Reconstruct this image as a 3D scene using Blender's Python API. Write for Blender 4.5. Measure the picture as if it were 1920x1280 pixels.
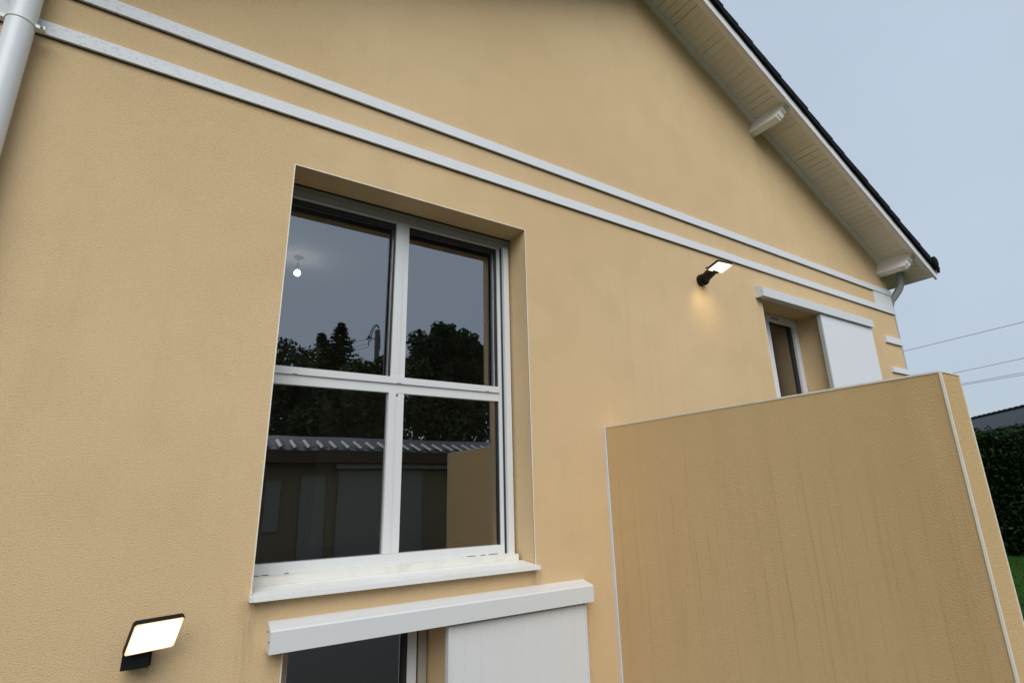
import bpy, bmesh, math, random
from mathutils import Vector, Matrix
random.seed(7)
R = math.radians
for o in list(bpy.data.objects): bpy.data.objects.remove(o)
scn = bpy.context.scene
C = scn.collection

# ------------------------------------------------------------------ camera
cam_d = bpy.data.cameras.new('camera'); cam = bpy.data.objects.new('camera', cam_d); C.objects.link(cam)
PITCH, ROLL, YAW = 0.2789, -0.0239, -0.5707
def c2w(q):
    cr, sr = math.cos(ROLL), math.sin(ROLL); q = (cr*q[0]-sr*q[2], q[1], sr*q[0]+cr*q[2])
    cp, sp = math.cos(PITCH), math.sin(PITCH); q = (q[0], cp*q[1]-sp*q[2], sp*q[1]+cp*q[2])
    cz, sz = math.cos(YAW), math.sin(YAW); return Vector((cz*q[0]-sz*q[1], sz*q[0]+cz*q[1], q[2]))
rt, fw, up = c2w((1, 0, 0)), c2w((0, 1, 0)), c2w((0, 0, 1))
M = Matrix(((rt.x, up.x, -fw.x, 0), (rt.y, up.y, -fw.y, -3.0), (rt.z, up.z, -fw.z, 0), (0, 0, 0, 1)))
cam.matrix_world = M
cam_d.sensor_width = 36.0; cam_d.lens = 991.707/1920*36.0
cam_d.clip_start = 0.05; cam_d.clip_end = 3000
scn.camera = cam

# ------------------------------------------------------------------ world, sun, exposure
SUN_EL, SUN_AZ = R(43), R(-26)      # azimuth measured from -Y towards +X
w = bpy.data.worlds.new('World'); scn.world = w; w.use_nodes = True
nt = w.node_tree; nt.nodes.clear()
out = nt.nodes.new('ShaderNodeOutputWorld'); bg = nt.nodes.new('ShaderNodeBackground')
sky = nt.nodes.new('ShaderNodeTexSky'); sky.sky_type = 'NISHITA'; sky.sun_disc = False
sky.sun_elevation = SUN_EL; sky.sun_rotation = math.pi - SUN_AZ
sky.air_density = 1.0; sky.dust_density = 1.5; sky.ozone_density = 1.0
tc = nt.nodes.new('ShaderNodeTexCoord')
sep = nt.nodes.new('ShaderNodeSeparateXYZ'); nt.links.new(tc.outputs['Generated'], sep.inputs[0])
ramp = nt.nodes.new('ShaderNodeValToRGB')       # overcast cover: paler towards the zenith
ramp.color_ramp.elements[0].position = 0.0; ramp.color_ramp.elements[0].color = (0.308, 0.358, 0.415, 1)
ramp.color_ramp.elements[1].position = 0.9; ramp.color_ramp.elements[1].color = (0.335, 0.396, 0.478, 1)
nt.links.new(sep.outputs['Z'], ramp.inputs[0])
ns = nt.nodes.new('ShaderNodeTexNoise'); ns.inputs['Scale'].default_value = 2.2; ns.inputs['Detail'].default_value = 5
nt.links.new(tc.outputs['Generated'], ns.inputs['Vector'])
mr = nt.nodes.new('ShaderNodeMapRange'); mr.inputs['From Min'].default_value = 0.3; mr.inputs['From Max'].default_value = 0.7
mr.inputs['To Min'].default_value = 9.2; mr.inputs['To Max'].default_value = 10.2
nt.links.new(ns.outputs['Fac'], mr.inputs['Value'])
vm = nt.nodes.new('ShaderNodeVectorMath'); vm.operation = 'SCALE'
nt.links.new(ramp.outputs['Color'], vm.inputs[0]); nt.links.new(mr.outputs[0], vm.inputs['Scale'])
mx = nt.nodes.new('ShaderNodeMix'); mx.data_type = 'RGBA'; mx.inputs['Factor'].default_value = 0.92
nt.links.new(sky.outputs[0], mx.inputs['A']); nt.links.new(vm.outputs[0], mx.inputs['B'])
nt.links.new(mx.outputs['Result'], bg.inputs['Color']); bg.inputs['Strength'].default_value = 0.1
nt.links.new(bg.outputs[0], out.inputs[0])
sd = bpy.data.lights.new('sun', 'SUN'); sun = bpy.data.objects.new('sun', sd); C.objects.link(sun)
sd.energy = 1.5; sd.angle = R(50); sd.color = (1.0, 0.985, 0.96)
sv = Vector((math.cos(SUN_EL)*math.sin(SUN_AZ), -math.cos(SUN_EL)*math.cos(SUN_AZ), math.sin(SUN_EL)))
sun.rotation_euler = sv.to_track_quat('Z', 'Y').to_euler()
scn.view_settings.view_transform = 'Standard'; scn.view_settings.look = 'None'
scn.view_settings.exposure = 0.75; scn.view_settings.gamma = 1.0
scn.view_settings.use_curve_mapping = False
scn.render.resolution_x = 1024; scn.render.resolution_y = 682

# ------------------------------------------------------------------ material helpers
class NT:
    def __init__(s, name):
        s.m = bpy.data.materials.new(name); s.m.use_nodes = True; s.t = s.m.node_tree; s.t.nodes.clear()
        s.o = s.n('ShaderNodeOutputMaterial'); s.b = s.n('ShaderNodeBsdfPrincipled'); s.l(s.b.outputs[0], s.o.inputs[0])
        s.tc = s.n('ShaderNodeTexCoord')
    def n(s, k, **kw):
        x = s.t.nodes.new(k)
        for a, v in kw.items(): setattr(x, a, v)
        return x
    def l(s, a, b): s.t.links.new(a, b)
    def set(s, **kw):
        for a, v in kw.items(): s.b.inputs[a.replace('_', ' ')].default_value = v
    def mapped(s, scale=(1, 1, 1), loc=(0, 0, 0)):
        mp = s.n('ShaderNodeMapping'); mp.inputs['Scale'].default_value = scale; mp.inputs['Location'].default_value = loc
        s.l(s.tc.outputs['Object'], mp.inputs[0]); return mp.outputs[0]
    def noise(s, scale, detail=3, vec=None, rough=0.5, dist=0.0):
        x = s.n('ShaderNodeTexNoise'); x.inputs['Scale'].default_value = scale; x.inputs['Detail'].default_value = detail
        x.inputs['Roughness'].default_value = rough; x.inputs['Distortion'].default_value = dist
        s.l(vec if vec else s.tc.outputs['Object'], x.inputs['Vector']); return x.outputs['Fac']
    def rng(s, v, a, b, c=0.0, d=1.0):
        x = s.n('ShaderNodeMapRange'); x.clamp = True
        for k, q in zip(('From Min', 'From Max', 'To Min', 'To Max'), (a, b, c, d)): x.inputs[k].default_value = q
        s.l(v, x.inputs['Value']); return x.outputs[0]
    def math(s, op, a, b=None):
        x = s.n('ShaderNodeMath', operation=op)
        for i, q in enumerate((a, b)):
            if q is None: continue
            if isinstance(q, (int, float)): x.inputs[i].default_value = q
            else: s.l(q, x.inputs[i])
        return x.outputs[0]
    def mix(s, f, a, b):
        x = s.n('ShaderNodeMix', data_type='RGBA')
        for k, q in (('Factor', f), ('A', a), ('B', b)):
            if isinstance(q, (int, float)): x.inputs[k].default_value = q
            elif isinstance(q, tuple): x.inputs[k].default_value = (*q, 1) if len(q) == 3 else q
            else: s.l(q, x.inputs[k])
        return x.outputs['Result']
    def col(s, c):
        if isinstance(c, tuple): s.b.inputs['Base Color'].default_value = (*c, 1)
        else: s.l(c, s.b.inputs['Base Color'])
    def bump(s, h, dist, strength=1.0):
        x = s.n('ShaderNodeBump'); x.inputs['Distance'].default_value = dist; x.inputs['Strength'].default_value = strength
        s.l(h, x.inputs['Height']); s.l(x.outputs[0], s.b.inputs['Normal'])

STUCCO = (0.56, 0.375, 0.178)
def stucco(name, stained=False, fine=1.0):
    k = NT(name); k.set(Roughness=0.92); k.b.inputs['Specular IOR Level'].default_value = 0.2
    big = k.noise(0.55, 4); mid = k.noise(3.2, 5); gr = k.noise(155*fine, 3.0, rough=0.75); gr2 = k.noise(240*fine, 1)
    c = k.mix(k.rng(big, 0.35, 0.65), (0.690, 0.490, 0.270), (0.745, 0.542, 0.310))
    c = k.mix(k.math('MULTIPLY', k.rng(mid, 0.45, 0.8), 0.28), c, (0.56, 0.40, 0.22))
    c = k.mix(k.math('MULTIPLY', k.rng(gr, 0.46, 0.26), 0.75), c, (0.43, 0.295, 0.145))      # grains: darker in the pits
    c = k.mix(k.math('MULTIPLY', k.rng(gr, 0.56, 0.74), 0.55), c, (0.80, 0.61, 0.38))
    run = k.rng(k.noise(1.0, 3, k.mapped((11.0, 11.0, 0.30), (5, 3, 1))), 0.52, 0.78)               # faint rain runs
    c = k.mix(k.math('MULTIPLY', k.math('MULTIPLY', run, k.rng(big, 0.40, 0.60)), 0.16), c, (0.47, 0.33, 0.18))
    if not stained:
        px = k.n('ShaderNodeSeparateXYZ'); k.l(k.tc.outputs['Object'], px.inputs[0])
        near = k.math('MAXIMUM', k.rng(k.math('ABSOLUTE', k.math('SUBTRACT', px.outputs['X'], 0.41 - 3.4)), 0.05, 0.0), k.rng(k.math('ABSOLUTE', k.math('SUBTRACT', px.outputs['X'], 2.06 - 3.4)), 0.06, 0.0))
        below = k.math('MULTIPLY', k.rng(px.outputs['Z'], -0.455 + 1.75, -0.47 + 1.75), k.rng(px.outputs['Z'], -1.05 + 1.75, -0.47 + 1.75))
        c = k.mix(k.math('MULTIPLY', k.math('MULTIPLY', near, below), k.math('MULTIPLY', k.rng(k.noise(1.0, 4, k.mapped((60, 60, 5))), 0.35, 0.6), 0.5)), c, (0.30, 0.21, 0.12))   # drips off the sill ends
    speck = k.rng(k.noise(38, 2, k.mapped(loc=(3, 7, 1))), 0.76, 0.80)
    c = k.mix(k.math('MULTIPLY', speck, 0.35), c, (0.30, 0.21, 0.11))
    if stained:                                                          # rain runs down the free-standing wall
        xyz = k.n('ShaderNodeSeparateXYZ'); k.l(k.tc.outputs['Object'], xyz.inputs[0])
        line = None
        for sc, off, st in ((11.0, 0.0, 0.66), (21.0, 5.7, 0.46)):
            wob = k.noise(1.0, 3, k.mapped((0.0, 0.8, 2.2), (off, off, 1)))
            wv = k.math('ADD', k.math('MULTIPLY', xyz.outputs['Y'], sc), k.math('ADD', k.math('MULTIPLY', wob, 0.55), 40.0 + off))
            vo = k.n('ShaderNodeTexVoronoi', voronoi_dimensions='1D'); vo.inputs['Scale'].default_value = 1.0; k.l(wv, vo.inputs['W'])
            sc_ = k.n('ShaderNodeSeparateColor'); k.l(vo.outputs['Color'], sc_.inputs[0])
            ln = k.rng(vo.outputs['Distance'], 0.0072*sc, 0.0008*sc)
            start = k.math('SUBTRACT', 2.2, k.math('MULTIPLY', sc_.outputs[1], 0.55))                     # each run begins at its own height
            ln = k.math('MULTIPLY', ln, k.rng(k.math('SUBTRACT', start, xyz.outputs['Z']), 0.0, 0.35))
            ln = k.math('MULTIPLY', ln, k.math('MULTIPLY', sc_.outputs[0], st))
            ln = k.math('MULTIPLY', ln, k.rng(k.noise(1.0, 4, k.mapped((0.0, 26.0, 3.0), (9, off, 2))), 0.32, 0.62))
            ln = k.math('MULTIPLY', ln, k.rng(k.math('SUBTRACT', k.math('ADD', xyz.outputs['Z'], k.math('MULTIPLY', sc_.outputs[2], 0.9)), 0.75), 0.0, 0.5))
            line = ln if line is None else k.math('MAXIMUM', line, ln)
        c = k.mix(line, c, (0.30, 0.19, 0.075))
        soft = k.rng(k.noise(1.0, 3, k.mapped((0.0, 6.0, 0.35), (2, 1, 5))), 0.46, 0.68)
        c = k.mix(k.math('MULTIPLY', soft, 0.14), c, (0.44, 0.30, 0.135))
        edge = k.rng(xyz.outputs['Y'], -0.35, -1.07)                     # dirtier towards the exposed end
        en = k.math('MULTIPLY', edge, k.rng(k.noise(1.0, 4, k.mapped((0.0, 7.0, 0.9), (4, 2, 8))), 0.30, 0.70))
        c = k.mix(k.math('MULTIPLY', en, 0.38), c, (0.38, 0.25, 0.11))
        c = k.mix(0.45, c, (0.65, 0.43, 0.18))
    k.col(c)
    h = k.math('ADD', k.math('MULTIPLY', gr, 0.9), k.math('MULTIPLY', gr2, 0.35))
    k.bump(h, 0.0060)
    return k.m
def paint(name, c, rough=0.45, dirt=0.12, dirtc=(0.42, 0.40, 0.34), scale=6.0, bump=0.0):
    k = NT(name); k.set(Roughness=rough)
    d = k.rng(k.noise(scale, 6, rough=0.6), 0.5, 0.8)
    k.col(k.mix(k.math('MULTIPLY', d, dirt), c, dirtc))
    if bump: k.bump(k.noise(60, 3), bump)
    return k.m
m_st = stucco('ochre_render'); m_stp = stucco('ochre_render_rain_stained', True)
m_band = None
k = NT('weathered_white_band'); k.set(Roughness=0.7)
xyz = k.n('ShaderNodeSeparateXYZ'); k.l(k.tc.outputs['Object'], xyz.inputs[0])
wx = k.rng(xyz.outputs['X'], 1.0 - 3.4, -0.9 - 3.4)                                   # peeling most at the old end
fl = k.rng(k.noise(1.0, 6, k.mapped((45, 60, 90)), 0.7), 0.53, 0.66)
fl2 = k.rng(k.noise(1.0, 5, k.mapped((5, 30, 30), (3, 0, 2)), 0.7), 0.52, 0.72)
c = k.mix(k.math('MULTIPLY', k.math('MULTIPLY', fl, wx), 0.62), (0.70, 0.71, 0.72), (0.32, 0.31, 0.28))
c = k.mix(k.math('MULTIPLY', fl2, 0.04), c, (0.48, 0.47, 0.44)); k.col(c); k.bump(k.noise(70, 4), 0.0010); m_band = k.m
m_alu = paint('white_aluminium', (0.65, 0.66, 0.655), 0.35, 0.06)
m_pvc = paint('white_pvc', (0.72, 0.73, 0.74), 0.4, 0.05)
m_sill = paint('white_sill', (0.74, 0.74, 0.71), 0.4, 0.25, (0.46, 0.43, 0.33), 9.0)
m_sub = paint('grimy_white_sill_step', (0.70, 0.69, 0.63), 0.5, 0.45, (0.38, 0.35, 0.25), 7.0)
m_bead = paint('cream_bead', (0.78, 0.73, 0.60), 0.6, 0.35, (0.46, 0.38, 0.22), 11.0)
m_joint = paint('pale_joint_profile', (0.68, 0.70, 0.73), 0.45, 0.15)
m_guide_shaded = paint('shaded_beige_guide', (0.36, 0.33, 0.27), 0.5, 0.2)  # shutter's shade put into the colour of the low window's guide
m_bar = paint('grey_shutter_bar', (0.26, 0.26, 0.24), 0.45, 0.15)
m_gask = paint('black_gasket', (0.012, 0.012, 0.012), 0.5, 0.0)
m_pipe = paint('pale_downpipe', (0.70, 0.72, 0.72), 0.35, 0.15, (0.5, 0.48, 0.4), 4.0)
m_pipe2 = paint('grey_downpipe', (0.40, 0.41, 0.40), 0.4, 0.15, (0.3, 0.28, 0.24), 4.0)
m_barge = paint('white_bargeboard', (0.74, 0.73, 0.74), 0.5, 0.15, (0.45, 0.42, 0.36), 7.0)
m_roofd = paint('dark_roof_deck', (0.02, 0.018, 0.016), 0.9, 0.0)
m_dark = paint('black_plastic', (0.008, 0.008, 0.009), 0.5, 0.0); m_dark.node_tree.nodes['Principled BSDF'].inputs['Specular IOR Level'].default_value = 0.2
m_screw = paint('dull_screw', (0.14, 0.12, 0.10), 0.5, 0.0)
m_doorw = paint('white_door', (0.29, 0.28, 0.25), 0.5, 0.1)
k = NT('cream_painted_timber'); k.set(Roughness=0.6)
gn = k.noise(1.0, 5, k.mapped((70, 6, 70)), 0.6)
oi = k.n('ShaderNodeObjectInfo')
c = k.mix(k.rng(gn, 0.4, 0.75), (0.86, 0.80, 0.68), (0.79, 0.73, 0.61))
c = k.mix(k.math('MULTIPLY', oi.outputs['Random'], 0.35), c, (0.66, 0.60, 0.50))
nail = k.rng(k.noise(1.0, 1, k.mapped((22, 22, 22), (5, 1, 3))), 0.745, 0.775)
c = k.mix(k.math('MULTIPLY', nail, 0.8), c, (0.16, 0.11, 0.07)); k.col(c); k.bump(gn, 0.002); m_tim = k.m
m_beam = paint('white_painted_beam', (0.84, 0.82, 0.77), 0.55, 0.2, (0.5, 0.46, 0.37), 10.0)
k = NT('dark_slate'); k.set(Roughness=0.7); k.b.inputs['Specular IOR Level'].default_value = 0.05
c = k.mix(k.rng(k.noise(9, 5), 0.35, 0.7), (0.006, 0.006, 0.007), (0.012, 0.013, 0.013)); k.col(c); k.bump(k.noise(40, 4), 0.004); m_slate = k.m
k = NT('far_slate_roof'); k.set(Roughness=0.8); k.b.inputs['Specular IOR Level'].default_value = 0.1
br = k.n('ShaderNodeTexBrick'); br.inputs['Scale'].default_value = 1.0
for a, v in (('Mortar Size', 0.012), ('Brick Width', 0.32), ('Row Height', 0.24)): br.inputs[a].default_value = v
br.inputs['Color1'].default_value = (0.034, 0.043, 0.050, 1); br.inputs['Color2'].default_value = (0.050, 0.060, 0.068, 1); br.inputs['Mortar'].default_value = (0.018, 0.022, 0.026, 1)
k.l(k.tc.outputs['Object'], br.inputs['Vector'])
k.col(k.mix(k.math('MULTIPLY', k.rng(k.noise(1.3, 5), 0.4, 0.75), 0.5), br.outputs['Color'], (0.05, 0.057, 0.062))); m_fslate = k.m
k = NT('window_glass'); k.t.nodes.remove(k.b)
tr = k.n('ShaderNodeBsdfTransparent'); tr.inputs[0].default_value = (0.66, 0.68, 0.66, 1)
gl = k.n('ShaderNodeBsdfGlossy'); gl.inputs['Roughness'].default_value = 0.0; gl.inputs['Color'].default_value = (0.94, 0.97, 1.0, 1)
fr = k.n('ShaderNodeFresnel'); fr.inputs['IOR'].default_value = 2.3
nb = k.n('ShaderNodeBump'); nb.inputs['Distance'].default_value = 0.0016; nb.inputs['Strength'].default_value = 0.5
k.l(k.noise(1.6, 1), nb.inputs['Height']); k.l(nb.outputs[0], gl.inputs['Normal'])
ms = k.n('ShaderNodeMixShader'); k.l(k.math('MULTIPLY', fr.outputs[0], 1.85), ms.inputs[0]); k.l(tr.outputs[0], ms.inputs[1]); k.l(gl.outputs[0], ms.inputs[2]); k.l(ms.outputs[0], k.o.inputs[0])
m_glass = k.m
def emis(name, c, st):
    k = NT(name); k.t.nodes.remove(k.b); e = k.n('ShaderNodeEmission'); e.inputs[0].default_value = (*c, 1); e.inputs[1].default_value = st
    k.l(e.outputs[0], k.o.inputs[0]); return k.m
m_bulb = emis('lit_bulb', (1.0, 0.93, 0.80), 20.0)
k = NT('lit_led_panel'); k.t.nodes.remove(k.b); e = k.n('ShaderNodeEmission'); k.l(e.outputs[0], k.o.inputs[0])
sx = k.n('ShaderNodeSeparateXYZ'); k.l(k.tc.outputs['Object'], sx.inputs[0])
ex = k.rng(k.math('ABSOLUTE', sx.outputs['X']), 0.090, 0.058); ez = k.rng(k.math('ABSOLUTE', sx.outputs['Z']), 0.074, 0.036)
ed = k.math('MULTIPLY', ex, ez)
k.l(k.mix(ed, (1.0, 0.72, 0.45), (1.0, 0.90, 0.72)), e.inputs[0]); k.l(k.rng(ed, 0.0, 1.0, 0.60, 3.0), e.inputs[1]); m_led = k.m
def leafm(name, a, b, rough=0.6):
    k = NT(name); k.set(Roughness=rough); k.b.inputs['Specular IOR Level'].default_value = 0.10
    gi = k.n('ShaderNodeNewGeometry')
    k.col(k.mix(gi.outputs['Random Per Island'], a, b)); return k.m
m_hleaf = leafm('hedge_leaves', (0.006, 0.014, 0.004), (0.018, 0.040, 0.009))
m_core = paint('dark_twigs', (0.006, 0.010, 0.004), 0.95, 0.0); m_core.node_tree.nodes['Principled BSDF'].inputs['Specular IOR Level'].default_value = 0.0
m_spruce = leafm('spruce_needles', (0.036, 0.048, 0.030), (0.070, 0.085, 0.045))
m_pine = leafm('pine_needles', (0.045, 0.060, 0.034), (0.095, 0.110, 0.055))
m_broad = leafm('broad_leaves', (0.045, 0.060, 0.026), (0.095, 0.110, 0.045))
m_bark = paint('bark', (0.06, 0.045, 0.032), 0.9, 0.5, (0.03, 0.024, 0.018), 8.0, 0.01)
m_pole = paint('grey_concrete', (0.20, 0.19, 0.18), 0.9, 0.4, (0.12, 0.11, 0.1), 3.0)
m_wire = paint('grey_wire', (0.13, 0.14, 0.15), 0.6, 0.0)
m_cable = paint('dark_cable', (0.03, 0.03, 0.032), 0.6, 0.0)
k = NT('grass_ground'); k.set(Roughness=0.95); k.b.inputs['Specular IOR Level'].default_value = 0.05
c = k.mix(k.rng(k.noise(1.5, 6), 0.35, 0.7), (0.018, 0.055, 0.009), (0.032, 0.080, 0.015)); c = k.mix(k.math('MULTIPLY', k.noise(30, 3), 0.4), c, (0.014, 0.035, 0.007))
k.col(c); k.bump(k.noise(45, 4), 0.03); m_grass = k.m
m_blade = leafm('grass_blades', (0.018, 0.060, 0.008), (0.040, 0.095, 0.016))
m_pave = paint('pale_paving', (0.034, 0.032, 0.028), 0.85, 0.5, (0.024, 0.023, 0.021), 2.0, 0.003)
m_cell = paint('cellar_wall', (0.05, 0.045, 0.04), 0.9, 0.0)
m_kerb = paint('pale_kerb', (0.36, 0.33, 0.27), 0.85, 0.5, (0.22, 0.2, 0.17), 3.0)
m_room = paint('room_plaster', (0.66, 0.62, 0.52), 0.85, 0.1); m_floor = paint('room_floor', (0.12, 0.07, 0.035), 0.5, 0.3, (0.07, 0.04, 0.02), 5.0)
m_ceil = paint('room_ceiling', (0.66, 0.66, 0.64), 0.9, 0.0)
m_wall2 = paint('neighbour_render', (0.25, 0.19, 0.12), 0.9, 0.2, (0.3, 0.22, 0.14), 2.0)
m_tile2 = paint('grey_clay_tile', (0.12, 0.115, 0.11), 0.30, 0.85, (0.05, 0.04, 0.035), 7.0)
m_wall3 = paint('brown_wall', (0.16, 0.11, 0.08), 0.9, 0.3, (0.1, 0.08, 0.06), 2.0)
m_brown = paint('brown_timber', (0.10, 0.055, 0.03), 0.7, 0.3, (0.05, 0.03, 0.02), 5.0)

# ------------------------------------------------------------------ mesh helpers
ORG = {}
def thing(name, label, cat, loc=(0, 0, 0), group=None):
    o = bpy.data.objects.new(name, None); C.objects.link(o); o.location = loc; o.empty_display_size = 0.2
    o['label'] = label; o['category'] = cat
    if group: o['group'] = group
    ORG[o.name] = Vector(loc); return o
def tag(o, label, cat, group=None, kind=None):
    if label: o['label'] = label
    if cat: o['category'] = cat
    if group: o['group'] = group
    if kind: o['kind'] = kind
    return o
def root(p):
    while p.parent: p = p.parent
    return p
def obj(name, bm, mat, parent=None, bevel=0.0, smooth=False, loc=None, seg=1):
    """bm holds world coordinates (or coordinates round `loc` when given)"""
    if bevel: 
        es = [e for e in bm.edges if len(e.link_faces) == 2 and e.calc_face_angle(0) > 0.6]
        bmesh.ops.bevel(bm, geom=es, offset=bevel, segments=seg, affect='EDGES', clamp_overlap=True, profile=0.6)
    if len(bm.faces) > 1: bmesh.ops.recalc_face_normals(bm, faces=bm.faces)
    org = Vector((0, 0, 0))
    if parent is not None and loc is None: org = ORG.get(root(parent).name, Vector((0, 0, 0)))
    if org.length: bmesh.ops.translate(bm, verts=bm.verts, vec=-org)
    me = bpy.data.meshes.new(name); bm.to_mesh(me); bm.free(); me.materials.append(mat)
    if smooth:
        for p in me.polygons: p.use_smooth = True
        try: me.set_sharp_from_angle(angle=R(40))
        except Exception: pass
    return link(name, me, parent, loc)
def link(name, me, parent=None, loc=None, rot=None):
    o = bpy.data.objects.new(name, me); C.objects.link(o)
    if parent is not None: o.parent = parent
    if loc is not None:
        o.location = Vector(loc) - (ORG.get(root(parent).name, Vector((0, 0, 0))) if parent is not None else Vector((0, 0, 0)))
    if rot is not None: o.rotation_euler = rot
    return o
def bx(bm, x0, x1, y0, y1, z0, z1):
    v = [bm.verts.new((x, y, z)) for x in (x0, x1) for y in (y0, y1) for z in (z0, z1)]
    for f in ((0, 1, 3, 2), (4, 6, 7, 5), (0, 4, 5, 1), (2, 3, 7, 6), (0, 2, 6, 4), (1, 5, 7, 3)): bm.faces.new([v[i] for i in f])
    return bm
def box(*a): return bx(bmesh.new(), *a)
def boxes(*L):
    bm = bmesh.new()
    for a in L: bx(bm, *a)
    return bm
def prism(pts, a, b, f):
    """polygon pts (u,v) swept from a to b; f(u,v,t) gives the point"""
    bm = bmesh.new(); n = len(pts)
    A = [bm.verts.new(f(u, v, a)) for u, v in pts]; B = [bm.verts.new(f(u, v, b)) for u, v in pts]
    bm.faces.new(A); bm.faces.new(B[::-1])
    for i in range(n): bm.faces.new((A[i], A[(i+1) % n], B[(i+1) % n], B[i]))
    return bm
def tube(bm, pts, r, n=12, cap=True):
    pts = [Vector(p) for p in pts]; rs = r if isinstance(r, (list, tuple)) else [r]*len(pts); rings = []
    ref = None
    for i, p in enumerate(pts):
        d = ((pts[min(i+1, len(pts)-1)]-p).normalized() + (p-pts[max(i-1, 0)]).normalized()).normalized()
        if ref is None: ref = d.orthogonal().normalized()
        ref = (ref - d*ref.dot(d)).normalized(); s = d.cross(ref)
        rings.append([bm.verts.new(p + (ref*math.cos(6.2832*j/n)+s*math.sin(6.2832*j/n))*rs[i]) for j in range(n)])
    for a, b in zip(rings, rings[1:]):
        for j in range(n): bm.faces.new((a[j], a[(j+1) % n], b[(j+1) % n], b[j]))
    if cap: bm.faces.new(rings[0][::-1]); bm.faces.new(rings[-1])
    return bm
def bez(p0, p1, p2, p3, n):
    p0, p1, p2, p3 = map(Vector, (p0, p1, p2, p3))
    return [p0*(1-t)**3 + p1*3*t*(1-t)**2 + p2*3*t*t*(1-t) + p3*t**3 for t in (i/n for i in range(n+1))]

GZ = -1.75
# ------------------------------------------------------------------ setting
tag(obj('lawn', box(-150, 200, -150, 200, GZ-0.5, GZ), m_grass), None, None, kind='structure')
tag(obj('paving', box(-7, 9.05, -4.6, -0.005, GZ-0.05, GZ+0.045), m_pave, bevel=0.006), None, None, kind='structure')
tag(obj('kerb', box(9.052, 9.24, -4.6, 3.0, GZ-0.05, GZ+0.06), m_kerb, bevel=0.008), None, None, kind='structure')

# ------------------------------------------------------------------ the house
AX, AZ = 3.40, 5.32                        # gable apex (soffit line)
XL, XR = -1.38, 8.19
def zs(x): return AZ - 0.5*abs(x-AX)       # soffit height on the wall
house = thing('house', 'ochre rendered gable house with white trim bands and white windows', 'house', (3.4, 4.0, GZ))
OPEN = [(0.415, 2.06, -0.47, 1.918), (5.062, 6.17, 0.25, 1.92), (0.581, 1.45, -1.55, -0.62)]
def wall_mesh():
    bm = bmesh.new(); D = 0.36
    xsx = sorted({XL, XR, AX} | {a for o in OPEN for a in o[:2]})
    for x0, x1 in zip(xsx, xsx[1:]):
        zz = {GZ-0.2}
        for o in OPEN:
            if o[0] <= x0+1e-6 and x1 <= o[1]+1e-6: zz |= {o[2], o[3]}
        zz = sorted(zz)
        for i, z in enumerate(zz):
            top = zz[i+1] if i+1 < len(zz) else None
            if any(o[0] <= x0+1e-6 and x1 <= o[1]+1e-6 and abs(o[2]-z) < 1e-6 for o in OPEN): continue
            za, zb = (top, top) if top is not None else (zs(x0)+0.06, zs(x1)+0.06)
            bm.faces.new([bm.verts.new(p) for p in ((x0, 0, z), (x1, 0, z), (x1, 0, zb), (x0, 0, za))])
    for x0, x1, z0, z1 in OPEN:
        for q in (((x0, z0), (x0, z1)), ((x0, z1), (x1, z1)), ((x1, z1), (x1, z0)), ((x1, z0), (x0, z0))):
            (a, b), (c, d) = q
            bm.faces.new([bm.verts.new(p) for p in ((a, 0, b), (c, 0, d), (c, D, d), (a, D, b))])
    for x in (XL, XR):
        bm.faces.new([bm.verts.new(p) for p in ((x, 0, GZ-0.2), (x, 0, zs(x)+0.06), (x, 9, zs(x)+0.06), (x, 9, GZ-0.2))])
    bm.faces.new([bm.verts.new(p) for p in ((XL, 9, GZ-0.2), (XR, 9, GZ-0.2), (XR, 9, zs(XR)), (AX, 9, AZ), (XL, 9, zs(XL)))])
    bmesh.ops.remove_doubles(bm, verts=bm.verts, dist=1e-4)
    return bm
obj('wall', wall_mesh(), m_st, house)
# corner beads on the opening edges (cream plastic angle left proud of the render)
def bead(x0, x1, z0, z1): return obj('corner_bead', box(x0, x1, -0.0035, 0.004, z0, z1), m_bead, house)
b = 0.0055
bead(0.415-b, 0.415, -0.436, 1.918+b); bead(2.06, 2.06+b, -0.436, 1.918+b); bead(0.415, 2.06, 1.918, 1.918+b)
bead(5.062-b, 5.062, 0.25, 1.918); bead(6.17, 6.17+b, 0.25, 1.918); bead(0.581-b, 0.581, -1.55, -0.63)
# trim bands (profile with a sloping top edge)
def band(zb, zt, x0, x1, d=0.022):
    pts = [(0.002, zb), (-d, zb), (-d, zt-0.008), (-0.010, zt), (0.002, zt)]
    return obj('trim_band', prism(pts, x0, x1, lambda u, v, t: (t, u, v)), m_band, house)
m_band_shade = paint('dark_band_shade', (0.085, 0.066, 0.042), 0.9, 0.4, (0.16, 0.12, 0.07), 12.0)  # paints the shade line under each band as a dark strip
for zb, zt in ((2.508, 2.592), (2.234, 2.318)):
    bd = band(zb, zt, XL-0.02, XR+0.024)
    obj('shade_strip', box(XL, XR+0.004, -0.0075, 0.001, zb-0.0050, zb-0.0005), m_band_shade, bd)
for s, xa, xb in ((1, 7.70, XR+0.012), (-1, XL-0.012, -0.89)):
    obj('corner_block', box(xa, xb, -0.012, 0.002, 2.318, 2.508), m_band, house)
for z0, z1 in ((1.790, 1.882), (1.389, 1.460)):
    obj('quoin', box(7.75, XR+0.024, -0.024, 0.002, z0, z1), m_band, house, bevel=0.003)

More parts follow.
